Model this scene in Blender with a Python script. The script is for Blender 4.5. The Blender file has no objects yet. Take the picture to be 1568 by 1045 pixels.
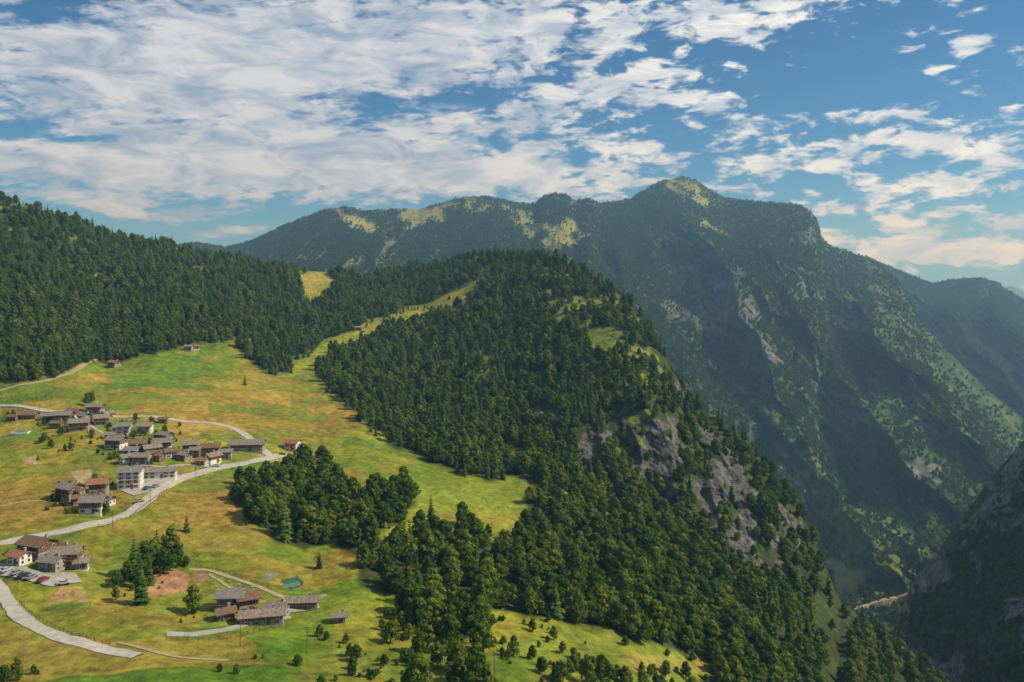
import bpy, math, random
import numpy as np
from mathutils import Vector, Matrix
random.seed(7); rng=np.random.default_rng(7)
F=1230.0; U0=784.0; VH=430.0

# ------------------------------------------------------------------ helpers
def vnoise(x,y,seed=0):
    x=np.asarray(x,dtype=np.float64); y=np.asarray(y,dtype=np.float64)
    xi=np.floor(x).astype(np.int64); yi=np.floor(y).astype(np.int64)
    fx=x-xi; fy=y-yi
    fx=fx*fx*fx*(fx*(fx*6-15)+10); fy=fy*fy*fy*(fy*(fy*6-15)+10)
    def h(a,b):
        n=(a*374761393+b*668265263+seed*974634777)&0x7fffffff
        n=((n^(n>>13))*1274126177)&0x7fffffff
        n=(n^(n>>16))
        return (n&0xffffff)/float(0xffffff)
    a=h(xi,yi);b=h(xi+1,yi);c=h(xi,yi+1);d=h(xi+1,yi+1)
    return (a*(1-fx)+b*fx)*(1-fy)+(c*(1-fx)+d*fx)*fy
def fbm(x,y,o=5,seed=0,g=0.5):
    s=0;a=1;t=0
    for i in range(o):
        s=s+a*vnoise(x*2**i+i*17.3,y*2**i-i*9.1,seed+i);t+=a;a*=g
    return s/t
def ridged(x,y,o=5,seed=0):
    s=0;a=1;t=0
    for i in range(o):
        s=s+a*(1-np.abs(2*vnoise(x*2**i+i*17.3,y*2**i-i*9.1,seed+i)-1));t+=a;a*=0.5
    return s/t
def blur(a,n,axis):
    for _ in range(n):
        p=np.concatenate([np.take(a,[0],axis),a,np.take(a,[-1],axis)],axis)
        m=a.shape[axis]
        a=(np.take(p,range(0,m),axis)+2*np.take(p,range(1,m+1),axis)+np.take(p,range(2,m+2),axis))/4
    return a
def inpoly(U,V,poly):
    r=np.zeros(U.shape,bool); n=len(poly);j=n-1
    for i in range(n):
        xi,yi=poly[i];xj,yj=poly[j]
        if yi!=yj:
            c=((yi>V)!=(yj>V))&(U<(xj-xi)*(V-yi)/(yj-yi)+xi)
            r^=c
        j=i
    return r
def distline(U,V,line):
    best=np.full(U.shape,1e9)
    for (ax,ay),(bx,by) in zip(line[:-1],line[1:]):
        dx,dy=bx-ax,by-ay
        t=np.clip(((U-ax)*dx+(V-ay)*dy)/(dx*dx+dy*dy),0,1)
        best=np.minimum(best,np.hypot(U-ax-t*dx,V-ay-t*dy))
    return best
def smooth(a,b,x):
    t=np.clip((x-a)/(b-a),0,1); return t*t*(3-2*t)
scene=bpy.context.scene
col0=scene.collection

# ------------------------------------------------------------------ materials
def newmat(name):
    m=bpy.data.materials.new(name); m.use_nodes=True
    nt=m.node_tree; b=nt.nodes['Principled BSDF']
    b.inputs['Specular IOR Level'].default_value=0.15
    b.inputs['Roughness'].default_value=0.9
    return m,nt,b
def ND(nt,t,**k):
    n=nt.nodes.new(t)
    for a,v in k.items(): setattr(n,a,v)
    return n
def mix(nt,fac,a,b,mode='MIX'):
    n=nt.nodes.new('ShaderNodeMix'); n.data_type='RGBA'; n.blend_type=mode
    for i,x in ((0,fac),(6,a),(7,b)):
        if isinstance(x,bpy.types.NodeSocket): nt.links.new(x,n.inputs[i])
        elif i==0: n.inputs[0].default_value=x
        else: n.inputs[i].default_value=(*x,1) if len(x)==3 else x
    return n.outputs[2]
def simple_mat(name,col,col2=None,scale=2.0,rough=0.85,bump=0.0,spec=0.2,metal=0,stretch=(1,1,1)):
    m,nt,b=newmat(name)
    tc=ND(nt,'ShaderNodeTexCoord'); mp=ND(nt,'ShaderNodeMapping'); mp.inputs['Scale'].default_value=stretch
    nt.links.new(tc.outputs['Object'],mp.inputs[0])
    n=ND(nt,'ShaderNodeTexNoise'); n.inputs['Scale'].default_value=scale; n.inputs['Detail'].default_value=5
    nt.links.new(mp.outputs[0],n.inputs['Vector'])
    if col2 is None: col2=tuple(c*0.6 for c in col)
    r=ND(nt,'ShaderNodeMapRange'); r.inputs[1].default_value=0.35; r.inputs[2].default_value=0.65
    nt.links.new(n.outputs[0],r.inputs[0])
    nt.links.new(mix(nt,r.outputs[0],col,col2),b.inputs['Base Color'])
    b.inputs['Roughness'].default_value=rough; b.inputs['Specular IOR Level'].default_value=spec; b.inputs['Metallic'].default_value=metal
    if bump:
        bp=ND(nt,'ShaderNodeBump'); bp.inputs['Distance'].default_value=bump; nt.links.new(n.outputs[0],bp.inputs['Height']); nt.links.new(bp.outputs[0],b.inputs['Normal'])
    return m
def terrain_mat(name,s1,s2,bdist,rk=(0.04,0.11,0.21)):
    m,nt,b=newmat(name)
    at=ND(nt,'ShaderNodeAttribute',attribute_name='Col'); ar=ND(nt,'ShaderNodeAttribute',attribute_name='rock')
    tc=ND(nt,'ShaderNodeTexCoord')
    def noise(sc,det=6,st=(1,1,1)):
        mp=ND(nt,'ShaderNodeMapping'); mp.inputs['Scale'].default_value=st
        nt.links.new(tc.outputs['Object'],mp.inputs[0])
        n=ND(nt,'ShaderNodeTexNoise'); n.inputs['Scale'].default_value=sc; n.inputs['Detail'].default_value=det; n.inputs['Roughness'].default_value=0.68
        nt.links.new(mp.outputs[0],n.inputs['Vector']); return n.outputs[0]
    n1=noise(s1,7); n2=noise(s2,3)
    r=ND(nt,'ShaderNodeMapRange'); r.inputs[1].default_value=0.3; r.inputs[2].default_value=0.7; r.inputs[3].default_value=0.55; r.inputs[4].default_value=1.4
    nt.links.new(n1,r.inputs[0])
    r2=ND(nt,'ShaderNodeMapRange'); r2.inputs[1].default_value=0.3; r2.inputs[2].default_value=0.7; r2.inputs[3].default_value=0.75; r2.inputs[4].default_value=1.25
    nt.links.new(n2,r2.inputs[0])
    mu=ND(nt,'ShaderNodeMath',operation='MULTIPLY'); nt.links.new(r.outputs[0],mu.inputs[0]); nt.links.new(r2.outputs[0],mu.inputs[1])
    cc=ND(nt,'ShaderNodeCombineColor'); 
    for i in range(3): nt.links.new(mu.outputs[0],cc.inputs[i])
    g=mix(nt,1.0,at.outputs['Color'],cc.outputs[0],'MULTIPLY')
    k1=noise(s1*0.35,8,(1,1,2.2)); k2=noise(s1*0.8,6,(2.5,2.5,0.35))
    rr=ND(nt,'ShaderNodeValToRGB'); e=rr.color_ramp.elements
    e[0].position=0.40; e[0].color=(rk[0]*.9,rk[0],rk[0]*.7,1); e[1].position=0.62; e[1].color=(rk[2],rk[2]*.93,rk[2]*.83,1)
    x=e.new(0.5); x.color=(rk[1],rk[1]*.97,rk[1]*.85,1)
    av=ND(nt,'ShaderNodeMath',operation='ADD'); nt.links.new(k1,av.inputs[0]); nt.links.new(k2,av.inputs[1])
    hv=ND(nt,'ShaderNodeMath',operation='MULTIPLY'); nt.links.new(av.outputs[0],hv.inputs[0]); hv.inputs[1].default_value=0.5
    nt.links.new(hv.outputs[0],rr.inputs[0])
    ad=ND(nt,'ShaderNodeMath',operation='ADD'); nt.links.new(ar.outputs['Fac'],ad.inputs[0]); nt.links.new(k1,ad.inputs[1])
    mr=ND(nt,'ShaderNodeMapRange'); mr.inputs[1].default_value=0.96; mr.inputs[2].default_value=1.16
    nt.links.new(ad.outputs[0],mr.inputs[0])
    nt.links.new(mix(nt,mr.outputs[0],g,rr.outputs[0]),b.inputs['Base Color'])
    bp=ND(nt,'ShaderNodeBump'); bp.inputs['Distance'].default_value=bdist; bp.inputs['Strength'].default_value=0.8
    nt.links.new(hv.outputs[0],bp.inputs['Height']); nt.links.new(bp.outputs[0],b.inputs['Normal'])
    b.inputs['Specular IOR Level'].default_value=0.05
    return m
def leaf_mat(name,c1,c2,c3,trans=0.3):
    m,nt,b=newmat(name)
    oi=ND(nt,'ShaderNodeObjectInfo')
    rr=ND(nt,'ShaderNodeValToRGB'); e=rr.color_ramp.elements
    e[0].position=0; e[0].color=(*c1,1); e[1].position=1; e[1].color=(*c3,1); x=e.new(0.6); x.color=(*c2,1)
    nt.links.new(oi.outputs['Random'],rr.inputs[0])
    tc=ND(nt,'ShaderNodeTexCoord'); n=ND(nt,'ShaderNodeTexNoise'); n.inputs['Scale'].default_value=0.45; n.inputs['Detail'].default_value=2
    nt.links.new(tc.outputs['Object'],n.inputs['Vector'])
    mr=ND(nt,'ShaderNodeMapRange'); mr.inputs[1].default_value=0.3; mr.inputs[2].default_value=0.7; mr.inputs[3].default_value=0.55; mr.inputs[4].default_value=1.4
    nt.links.new(n.outputs[0],mr.inputs[0])
    cc=ND(nt,'ShaderNodeCombineColor')
    for i in range(3): nt.links.new(mr.outputs[0],cc.inputs[i])
    c=mix(nt,1.0,rr.outputs[0],cc.outputs[0],'MULTIPLY')
    d=ND(nt,'ShaderNodeBsdfDiffuse'); nt.links.new(c,d.inputs[0]); nt.nodes.remove(b)
    tr=ND(nt,'ShaderNodeBsdfTranslucent'); nt.links.new(mix(nt,1.0,c,(1.15,1.35,0.5),'MULTIPLY'),tr.inputs[0])
    ms=ND(nt,'ShaderNodeMixShader'); ms.inputs[0].default_value=trans
    nt.links.new(d.outputs[0],ms.inputs[1]); nt.links.new(tr.outputs[0],ms.inputs[2])
    nt.links.new(ms.outputs[0],nt.nodes['Material Output'].inputs[0])
    return m
M_terr=terrain_mat('meadow_and_rock',0.25,0.03,2.5,(0.035,0.10,0.20))
M_mount=terrain_mat('mountain_slope',0.03,0.004,16,(0.05,0.12,0.22))
M_bark=simple_mat('bark',(0.10,0.07,0.05),rough=0.95,scale=6)
M_spr=leaf_mat('spruce_needles',(0.036,0.075,0.018),(0.066,0.118,0.024),(0.115,0.165,0.03),0.25)
M_brd=leaf_mat('broadleaf_foliage',(0.058,0.11,0.018),(0.11,0.168,0.025),(0.19,0.225,0.03),0.33)
M_far=leaf_mat('distant_foliage',(0.048,0.09,0.026),(0.076,0.125,0.03),(0.12,0.165,0.036),0.25)
M_road=simple_mat('road_pale_asphalt',(0.48,0.44,0.37),(0.36,0.33,0.27),scale=0.4)
M_track=simple_mat('dirt_track',(0.42,0.33,0.19),(0.28,0.23,0.12),scale=0.5)
M_pave=simple_mat('yard_paving',(0.42,0.38,0.33),(0.28,0.26,0.22),scale=0.3)
M_slate=simple_mat('slate_roof',(0.15,0.13,0.115),(0.26,0.225,0.19),scale=1.5,bump=0.05)
M_slate2=simple_mat('weathered_roof',(0.30,0.24,0.18),(0.16,0.125,0.095),scale=1.2,bump=0.05)
M_brown=simple_mat('brown_shingle_roof',(0.22,0.13,0.075),(0.13,0.08,0.05),scale=1.2,bump=0.05)
M_roofred=simple_mat('tile_roof',(0.36,0.16,0.08),(0.2,0.10,0.06),scale=1.5)
M_stone=simple_mat('stone_wall',(0.42,0.36,0.29),(0.24,0.20,0.16),scale=1.8,bump=0.05)
M_plaster=simple_mat('plaster_wall',(0.8,0.74,0.64),(0.68,0.62,0.52),scale=0.6)
M_wood=simple_mat('weathered_wood',(0.23,0.12,0.055),(0.11,0.065,0.035),scale=1.5,stretch=(1,1,6))
M_glass=simple_mat('window_glass',(0.03,0.035,0.045),(0.02,0.02,0.03),rough=0.15,spec=0.6)
M_white=simple_mat('white_paint',(0.7,0.7,0.68),(0.6,0.6,0.58))
M_tyre=simple_mat('tyre_rubber',(0.02,0.02,0.02))

# ------------------------------------------------------------------ mesh builders
def grid_mesh(name,X,Y,Z,mat,colr,rock):
    nu,nt_=X.shape
    co=np.stack([X,Y,Z],-1).reshape(-1,3).astype(np.float32)
    i=np.arange(nu*nt_).reshape(nu,nt_)
    q=np.stack([i[:-1,:-1],i[1:,:-1],i[1:,1:],i[:-1,1:]],-1).reshape(-1,4).astype(np.int32)
    me=bpy.data.meshes.new(name)
    me.vertices.add(len(co)); me.vertices.foreach_set('co',co.ravel())
    me.loops.add(q.size); me.loops.foreach_set('vertex_index',q.ravel())
    me.polygons.add(len(q)); me.polygons.foreach_set('loop_start',np.arange(0,q.size,4,dtype=np.int32))
    me.polygons.foreach_set('use_smooth',np.ones(len(q),bool))
    me.update(calc_edges=True)
    a=me.attributes.new('Col','FLOAT_COLOR','POINT')
    c=np.concatenate([colr.reshape(-1,3),np.ones((len(co),1))],1).astype(np.float32); a.data.foreach_set('color',c.ravel())
    a=me.attributes.new('rock','FLOAT','POINT'); a.data.foreach_set('value',rock.reshape(-1).astype(np.float32))
    me.materials.append(mat)
    o=bpy.data.objects.new(name,me); col0.objects.link(o); return o
class Part:
    def __init__(s): s.v=[];s.f=[];s.m=[]
    def quad(s,pts,m=0):
        n=len(s.v); s.v+= [tuple(p) for p in pts]; s.f.append(tuple(range(n,n+len(pts)))); s.m.append(m)
    def box(s,c,d,m=0,rot=0):
        cx,cy,cz=c;dx,dy,dz=[a/2 for a in d]; n=len(s.v); cr,sr=math.cos(rot),math.sin(rot)
        for z in(-dz,dz):
            for x,y in((-dx,-dy),(dx,-dy),(dx,dy),(-dx,dy)):
                s.v.append((cx+x*cr-y*sr,cy+x*sr+y*cr,cz+z))
        for f in((3,2,1,0),(4,5,6,7),(0,1,5,4),(1,2,6,5),(2,3,7,6),(3,0,4,7)):
            s.f.append(tuple(n+i for i in f)); s.m.append(m)
    def tube(s,p0,p1,r0,r1,n=6,m=0):
        p0=Vector(p0);p1=Vector(p1);d=(p1-p0).normalized()
        a=d.orthogonal().normalized();b=d.cross(a);k=len(s.v)
        for p,r in((p0,r0),(p1,r1)):
            for i in range(n):
                t=2*math.pi*i/n; s.v.append(tuple(p+a*math.cos(t)*r+b*math.sin(t)*r))
        for i in range(n):
            j=(i+1)%n; s.f.append((k+i,k+j,k+n+j,k+n+i)); s.m.append(m)
        s.f.append(tuple(k+n+i for i in range(n))); s.m.append(m)
    def mesh(s,name,mats):
        me=bpy.data.meshes.new(name); me.from_pydata(s.v,[],s.f)
        for m in mats: me.materials.append(m)
        me.polygons.foreach_set('material_index',s.m); me.update(); return me

# ------------------------------------------------------------------ trees
def spruce(name,seed,H=20,layers=15,nb=9,R=3.6,link=None,lod=1):
    r=random.Random(seed); P=Part()
    P.tube((0,0,-1),(0,0,H*0.97),0.28,0.03,5 if lod else 3,0)
    for L in range(layers):
        f=L/(layers-1); z=H*(0.08+0.90*f)
        rad=R*(1-f)**0.75*(0.85+0.3*r.random())+0.15
        n=max(4,int(nb*(1-0.5*f)))
        off=r.random()*6
        for i in range(n):
            a=off+2*math.pi*(i+r.uniform(-.3,.3))/n; l=rad*r.uniform(0.7,1.15)
            if r.random()<0.06: continue
            w=l*r.uniform(0.30,0.45)+0.12
            ca,sa=math.cos(a),math.sin(a); dr=l*r.uniform(0.25,0.5)
            tip=(ca*l,sa*l,z-dr)
            m1=(ca*l*.6-sa*w,sa*l*.6+ca*w,z-dr*.65-w*.3); m2=(ca*l*.6+sa*w,sa*l*.6-ca*w,z-dr*.65-w*.3)
            c=(0,0,z+0.25*H/layers); mid=(ca*l*.6,sa*l*.6,z-dr*.35)
            P.quad([c,m1,mid],1);P.quad([c,mid,m2],1);P.quad([mid,m1,tip],1);P.quad([mid,tip,m2],1)
    me=P.mesh(name,[M_bark,M_spr if lod else M_far]); o=bpy.data.objects.new(name,me); (link or col0).objects.link(o); return o
def broad(name,seed,H=15,R=5,nleaf=1000,ls=0.75,link=None,lod=1,nl=11):
    r=random.Random(seed); P=Part()
    th=H*0.3
    P.tube((0,0,-1),(0,0,th),0.35,0.25,6 if lod else 3,0)
    lobes=[]
    for i in range(nl):
        a=2.4*i+r.uniform(-.5,.5); f=(i+0.5)/nl; rr=R*0.62*math.sin(math.pi*min(1,0.25+0.75*f))*r.uniform(.6,1.1)
        z=H*(0.24+0.62*f); lr=R*r.uniform(.34,.52)*(1.15-0.4*f)
        c=Vector((math.cos(a)*rr,math.sin(a)*rr,z)); lobes.append((c,lr))
        if lod: P.tube((0,0,th*r.uniform(.6,1)),tuple(c),0.16,0.05,4,0)
    for k in range(nleaf):
        c,lr=lobes[k%nl]
        d=Vector((r.gauss(0,1),r.gauss(0,1),r.gauss(0,1)+0.15)).normalized()
        q=lr*(1-0.35*r.random()**2)*r.uniform(.9,1.12)
        p=c+Vector((d.x*q,d.y*q,d.z*q*0.85))
        nrm=(d+Vector((r.uniform(-1,1),r.uniform(-1,1),r.uniform(-1,1)))*0.45).normalized()
        t=nrm.orthogonal().normalized(); b=nrm.cross(t); an=r.uniform(0,6.28)
        t,b=t*math.cos(an)+b*math.sin(an),b*math.cos(an)-t*math.sin(an)
        s=ls*r.uniform(.6,1.3)
        P.quad([p+t*s*.9,p+b*s*.7+t*.1*s,p-t*s*.8+nrm*s*-.2,p-b*s*.75],1)
    me=P.mesh(name,[M_bark,M_brd if lod else M_far]); o=bpy.data.objects.new(name,me); (link or col0).objects.link(o); return o
def newcol(n): return bpy.data.collections.new(n)
C_near=newcol('forest_tree_kinds'); C_farc=newcol('distant_tree_kinds')
near=[]
for i in range(4): near.append(spruce('a_spruce_%d'%i,10+i,H=[17,20,15,18][i],R=[3.6,3.9,3.5,4.3][i],layers=[14,15,12,13][i],link=C_near))
for i in range(5): near.append(broad('b_broadleaf_%d'%i,30+i,H=[14,16,12,15,13][i],R=[4.9,5.3,4.7,4.3,5.5][i],nleaf=850,link=C_near))
for i in range(2): spruce('a_far_spruce_%d'%i,50+i,H=16,R=3.8,layers=6,nb=6,link=C_farc,lod=0)
for i in range(3): broad('b_far_broadleaf_%d'%i,60+i,H=12,R=5.0,nleaf=110,ls=1.8,link=C_farc,lod=0,nl=6)
def scatter(name,P,sc,rz,idx,coll):
    me=bpy.data.meshes.new(name); me.vertices.add(len(P)); me.vertices.foreach_set('co',P.astype(np.float32).ravel())
    for n,t,d in(('sc','FLOAT',sc.astype(np.float32)),('rz','FLOAT',rz.astype(np.float32)),('ix','INT',idx.astype(np.int32))):
        a=me.attributes.new(n,t,'POINT'); a.data.foreach_set('value',d)
    o=bpy.data.objects.new(name,me); col0.objects.link(o)
    ng=bpy.data.node_groups.new(name+'_gn','GeometryNodeTree')
    ng.interface.new_socket('Geometry',in_out='INPUT',socket_type='NodeSocketGeometry')
    ng.interface.new_socket('Geometry',in_out='OUTPUT',socket_type='NodeSocketGeometry')
    N=ng.nodes;L=ng.links
    gi=N.new('NodeGroupInput');go=N.new('NodeGroupOutput'); ip=N.new('GeometryNodeInstanceOnPoints'); ci=N.new('GeometryNodeCollectionInfo')
    ci.inputs['Collection'].default_value=coll; ci.inputs['Separate Children'].default_value=True; ci.inputs['Reset Children'].default_value=True
    def na(n,t):
        x=N.new('GeometryNodeInputNamedAttribute'); x.data_type=t; x.inputs['Name'].default_value=n; return x.outputs['Attribute']
    cx=N.new('ShaderNodeCombineXYZ'); L.new(na('rz','FLOAT'),cx.inputs[2])
    L.new(gi.outputs[0],ip.inputs['Points']); L.new(ci.outputs[0],ip.inputs['Instance']); ip.inputs['Pick Instance'].default_value=True
    L.new(na('ix','INT'),ip.inputs['Instance Index']); L.new(cx.outputs[0],ip.inputs['Rotation']); L.new(na('sc','FLOAT'),ip.inputs['Scale'])
    L.new(ip.outputs[0],go.inputs[0])
    md=o.modifiers.new('scatter','NODES'); md.node_group=ng
    return o

# ------------------------------------------------------------------ layers
def make_layer(keys,crest,vb,ucols,nlev,bu=8,bt=6):
    ks=sorted(keys); T=np.linspace(0,1,nlev)
    rows=[]
    for k in ks:
        pr=sorted(keys[k],key=lambda a:-a[0]); vs=np.array([p[0] for p in pr],float); ds=np.log([p[1] for p in pr])
        v=vb+(vs[-1]-vb)*T
        rows.append(np.interp(-v,-vs,ds))
    rows=np.array(rows)
    D=np.stack([np.interp(ucols,ks,rows[:,j]) for j in range(nlev)],1)
    D=np.exp(blur(blur(D,bu*4,0),bt,1))
    vc=np.interp(ucols,[c[0] for c in crest],[c[1] for c in crest])
    V=vb+(vc[:,None]-vb)*T[None,:]
    return D,V
def ucols(a,b,step,lo,hi,ostep):
    return np.concatenate([np.arange(lo,a,ostep),np.arange(a,b,step),np.arange(b,hi+1,ostep)])

# ---- A: meadow plateau, left hill, knoll, gorge flank
A={-500:[(1500,110),(1045,190),(900,270),(700,430),(600,560),(500,700),(200,1150)],
0:[(1500,110),(1045,200),(900,270),(850,290),(700,420),(600,565),(500,720),(400,880),(300,1080)],
150:[(1500,110),(1045,200),(900,275),(800,330),(700,415),(600,575),(545,720),(450,900),(352,1150)],
300:[(1500,112),(1045,205),(900,285),(800,345),(700,430),(600,600),(535,780),(450,950),(380,1250)],
400:[(1500,115),(1045,210),(900,290),(800,350),(700,450),(620,600),(560,760),(480,1000),(400,1300)],
480:[(1500,115),(1045,215),(900,300),(800,370),(700,480),(600,680),(540,850),(470,1080),(412,1350)],
550:[(1500,118),(1045,220),(900,300),(800,370),(700,490),(650,580),(560,800),(500,1000),(425,1350)],
650:[(1500,120),(1045,225),(900,310),(800,390),(700,530),(600,740),(500,980),(408,1330)],
780:[(1500,125),(1045,235),(900,330),(800,420),(720,540),(600,730),(500,900),(392,1180)],
900:[(1500,130),(1045,250),(900,360),(800,450),(735,550),(660,595),(500,820),(415,1020)],
1000:[(1500,135),(1045,270),(900,390),(800,490),(745,560),(650,590),(580,700),(515,820)],
1050:[(1500,140),(1045,290),(900,410),(820,500),(720,560),(600,720)],
1100:[(1500,150),(1045,310),(900,430),(830,500),(740,550),(645,690)],
1150:[(1500,160),(1045,330),(900,450),(820,510),(750,560),(685,650)],
1200:[(1500,170),(1045,350),(900,470),(750,620)],
1250:[(1500,180),(1045,380),(900,510),(825,580)],
1300:[(1500,200),(1045,410),(935,520)],
1350:[(1500,220),(1045,430),(980,490)],
1430:[(1500,250),(1100,420),(1050,450)],
1568:[(1500,270),(1200,430)],
2070:[(1500,300),(1400,350)]}
crestA=[(-500,205),(0,308),(30,314),(80,332),(120,344),(160,365),(230,372),(300,390),(380,400),(450,414),(520,420),(560,424),(600,418),(650,410),(700,400),(740,392),(800,390),(860,398),(900,413),(940,440),(965,462),(985,490),(1005,520),(1030,565),(1050,605),(1075,632),(1110,655),(1150,690),(1180,722),(1210,762),(1240,812),(1265,868),(1285,920),(1310,948),(1350,985),(1390,1018),(1430,1055),(1500,1130),(1568,1200),(2070,1400)]
uA=ucols(-60,1500,2.4,-500,2070,14)
nl=460
DA,VA=make_layer(A,crestA,1500,uA,nl,bu=5,bt=8)
UA=np.repeat(uA[:,None],nl,1)
X=(UA-U0)/F*DA; Z=(VH-VA)/F*DA; Y=DA.copy()
cliffA=[[(868,685),(930,655),(1030,648),(1045,690),(1100,725),(1165,770),(1200,830),(1160,850),(1100,830),(1040,785),(960,735),(900,712)],
 [(795,628),(850,625),(870,645),(815,650)],[(1015,545),(1050,590),(1050,615),(1025,585)],[(1068,655),(1100,660),(1150,735),(1180,790),(1120,770)],[(1185,760),(1235,815),(1250,870),(1200,840)],[(1110,835),(1190,850),(1230,900),(1150,880)]]
wu=(fbm(UA/25,VA/25,4,3)-.5)*48; wv=(fbm(UA/25,VA/25,4,9)-.5)*38
rockA=np.zeros(UA.shape)
for p in cliffA: rockA[inpoly(UA+wu,VA+wv,p)]=1
rockA=blur(blur(rockA,3,0),3,1)
k=rockA*(ridged(X/26,Z/18,5,4)-.55)*0.06
rockA=rockA*smooth(.30,.47,fbm(X/13,Z/8,4,8))
Y=Y*(1-k); X=X*(1-k); Z=Z*(1-k)
amp=1.2+6*smooth(600,1000,DA)
hum=(fbm(X/60,Y/60,4,21)-.5)*2*amp+ (fbm(X/14,Y/14,4,22)-.5)*1.4
Z=Z+hum+ (UA>600)*smooth(600,1000,UA)*(ridged(X/70,Y/70,4,5)-.5)*9
ext=np.array([0.006,0.015,0.03,0.05,0.08,0.12,0.17,0.24,0.33,0.45,0.6,0.85,1.2])
kb=np.interp(uA,[-500,300,600,800,950,1100,1300,2070],[0.25,0.3,0.4,0.45,0.7,0.95,1.1,1.1])[:,None]
Yc=Y[:,-1:];Xc=X[:,-1:];Zc=Z[:,-1:]
Yb=Yc*(1+ext); Xb=Xc*(1+ext); dd=Yb-Yc
Zb=Zc+((VH-VA[:,-1:])/F)*dd*np.exp(-dd/60) - kb*dd*(1-np.exp(-dd/25)); Zb=np.maximum(Zb,-700)
XA=np.concatenate([X,Xb],1);YA=np.concatenate([Y,Yb],1);ZA=np.concatenate([Z,Zb],1)
UA2=np.concatenate([UA,np.repeat(uA[:,None],len(ext),1)],1); VAi=np.concatenate([VA,np.repeat(VA[:,-1:],len(ext),1)],1)
rockA=np.concatenate([rockA,np.zeros(Yb.shape)],1)
VAa=VH-F*ZA/YA
vmin=np.minimum.accumulate(VAa,axis=1)
def unproj(u,v):
    i=int(np.clip(np.searchsorted(uA,u)-1,0,len(uA)-2)); f=(u-uA[i])/(uA[i+1]-uA[i])
    i=i+(f>0.5)
    c=vmin[i]; j=int(np.argmax(c<=v)); 
    if j==0: j=1
    a,b=c[j-1],c[j]; t=0 if a==b else (a-v)/(a-b); t=min(max(t,0),1)
    y=YA[i,j-1]*(1-t)+YA[i,j]*t
    return ((u-U0)/F*y,y)
def hA(x,y):
    u=U0+F*x/y; i=int(np.clip(np.searchsorted(uA,u)-1,0,len(uA)-2)); f=min(max((u-uA[i])/(uA[i+1]-uA[i]),0),1)
    return float(np.interp(y,YA[i],ZA[i])*(1-f)+np.interp(y,YA[i+1],ZA[i+1])*f)
wu=(fbm(UA2/30,VAi/22,4,31)-.5)*30; wv=(fbm(UA2/30,VAi/22,4,39)-.5)*18
PU=UA2+wu; PV=VAi+wv
forest_polys=[
 [(-500,100),(-500,600),(0,590),(60,582),(110,565),(150,548),(190,550),(215,545),(270,530),(335,524),(360,530),(390,560),(410,575),(440,570),(465,548),(480,530),(520,508),(560,495),(600,486),(640,470),(700,443),(720,430),(760,380),(700,300)],
 [(475,575),(500,545),(545,527),(600,512),(650,497),(700,475),(735,440),(760,300),(1600,300),(2100,1600),(1180,1400),(1095,1060),(1075,1015),(1030,998),(960,978),(880,964),(830,952),(745,935),(740,975),(700,990),(650,975),(615,948),(600,912),(545,893),(540,850),(500,832),(465,848),(440,840),(400,808),(352,770),(350,745),(400,738),(450,718),(490,705),(518,735),(545,762),(600,752),(630,770),(620,800),(560,812),(600,828),(690,825),(720,822),(760,835),(828,822),(835,795),(800,775),(828,748),(790,734),(740,738),(690,722),(640,695),(600,680),(560,652),(530,618),(500,598)]]
forest=np.zeros(UA2.shape,bool)
for p in forest_polys: forest|=inpoly(PU,PV,p)
clear=[[(452,418),(500,416),(515,436),(490,462),(468,465)],[(640,480),(690,462),(708,448),(714,452),(690,480),(645,492)]]
for p in clear: forest&=~inpoly(UA2,VAi,p)
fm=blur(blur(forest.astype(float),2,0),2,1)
opn=inpoly(PU,PV,[(830,410),(930,430),(990,510),(1040,600),(1000,600),(940,560),(860,500),(820,450)])*smooth(.5,.58,fbm(XA/22,YA/22,4,201))
opn=np.maximum(opn,inpoly(PU,PV,[(620,800),(720,800),(730,850),(640,860)])*smooth(.5,.6,fbm(XA/15,YA/15,3,202)))
opn=np.maximum(opn,.8*smooth(.62,.7,fbm(XA/24,YA/24,4,203))*(UA2<1000))
dens=fm*(1-0.8*smooth(.3,.8,rockA))*(1-.85*opn)
def splat(C,U,V,u,v,ru,rv,c,w=1):
    g=np.exp(-(((U-u)/ru)**2+((V-v)/rv)**2))*w
    return C*(1-g[...,None])+np.array(c)*g[...,None]
n1=fbm(XA/60,YA/60,5,51)[...,None]; n2=fbm(XA/18,YA/30,5,52)[...,None]
G1=np.array((0.12,0.195,0.018));G2=np.array((0.25,0.26,0.026));G3=np.array((0.33,0.215,0.045))
C=G1+(G2-G1)*smooth(.38,.62,n1); C=C+(G3-C)*smooth(.45,.7,n2)*0.55
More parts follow.
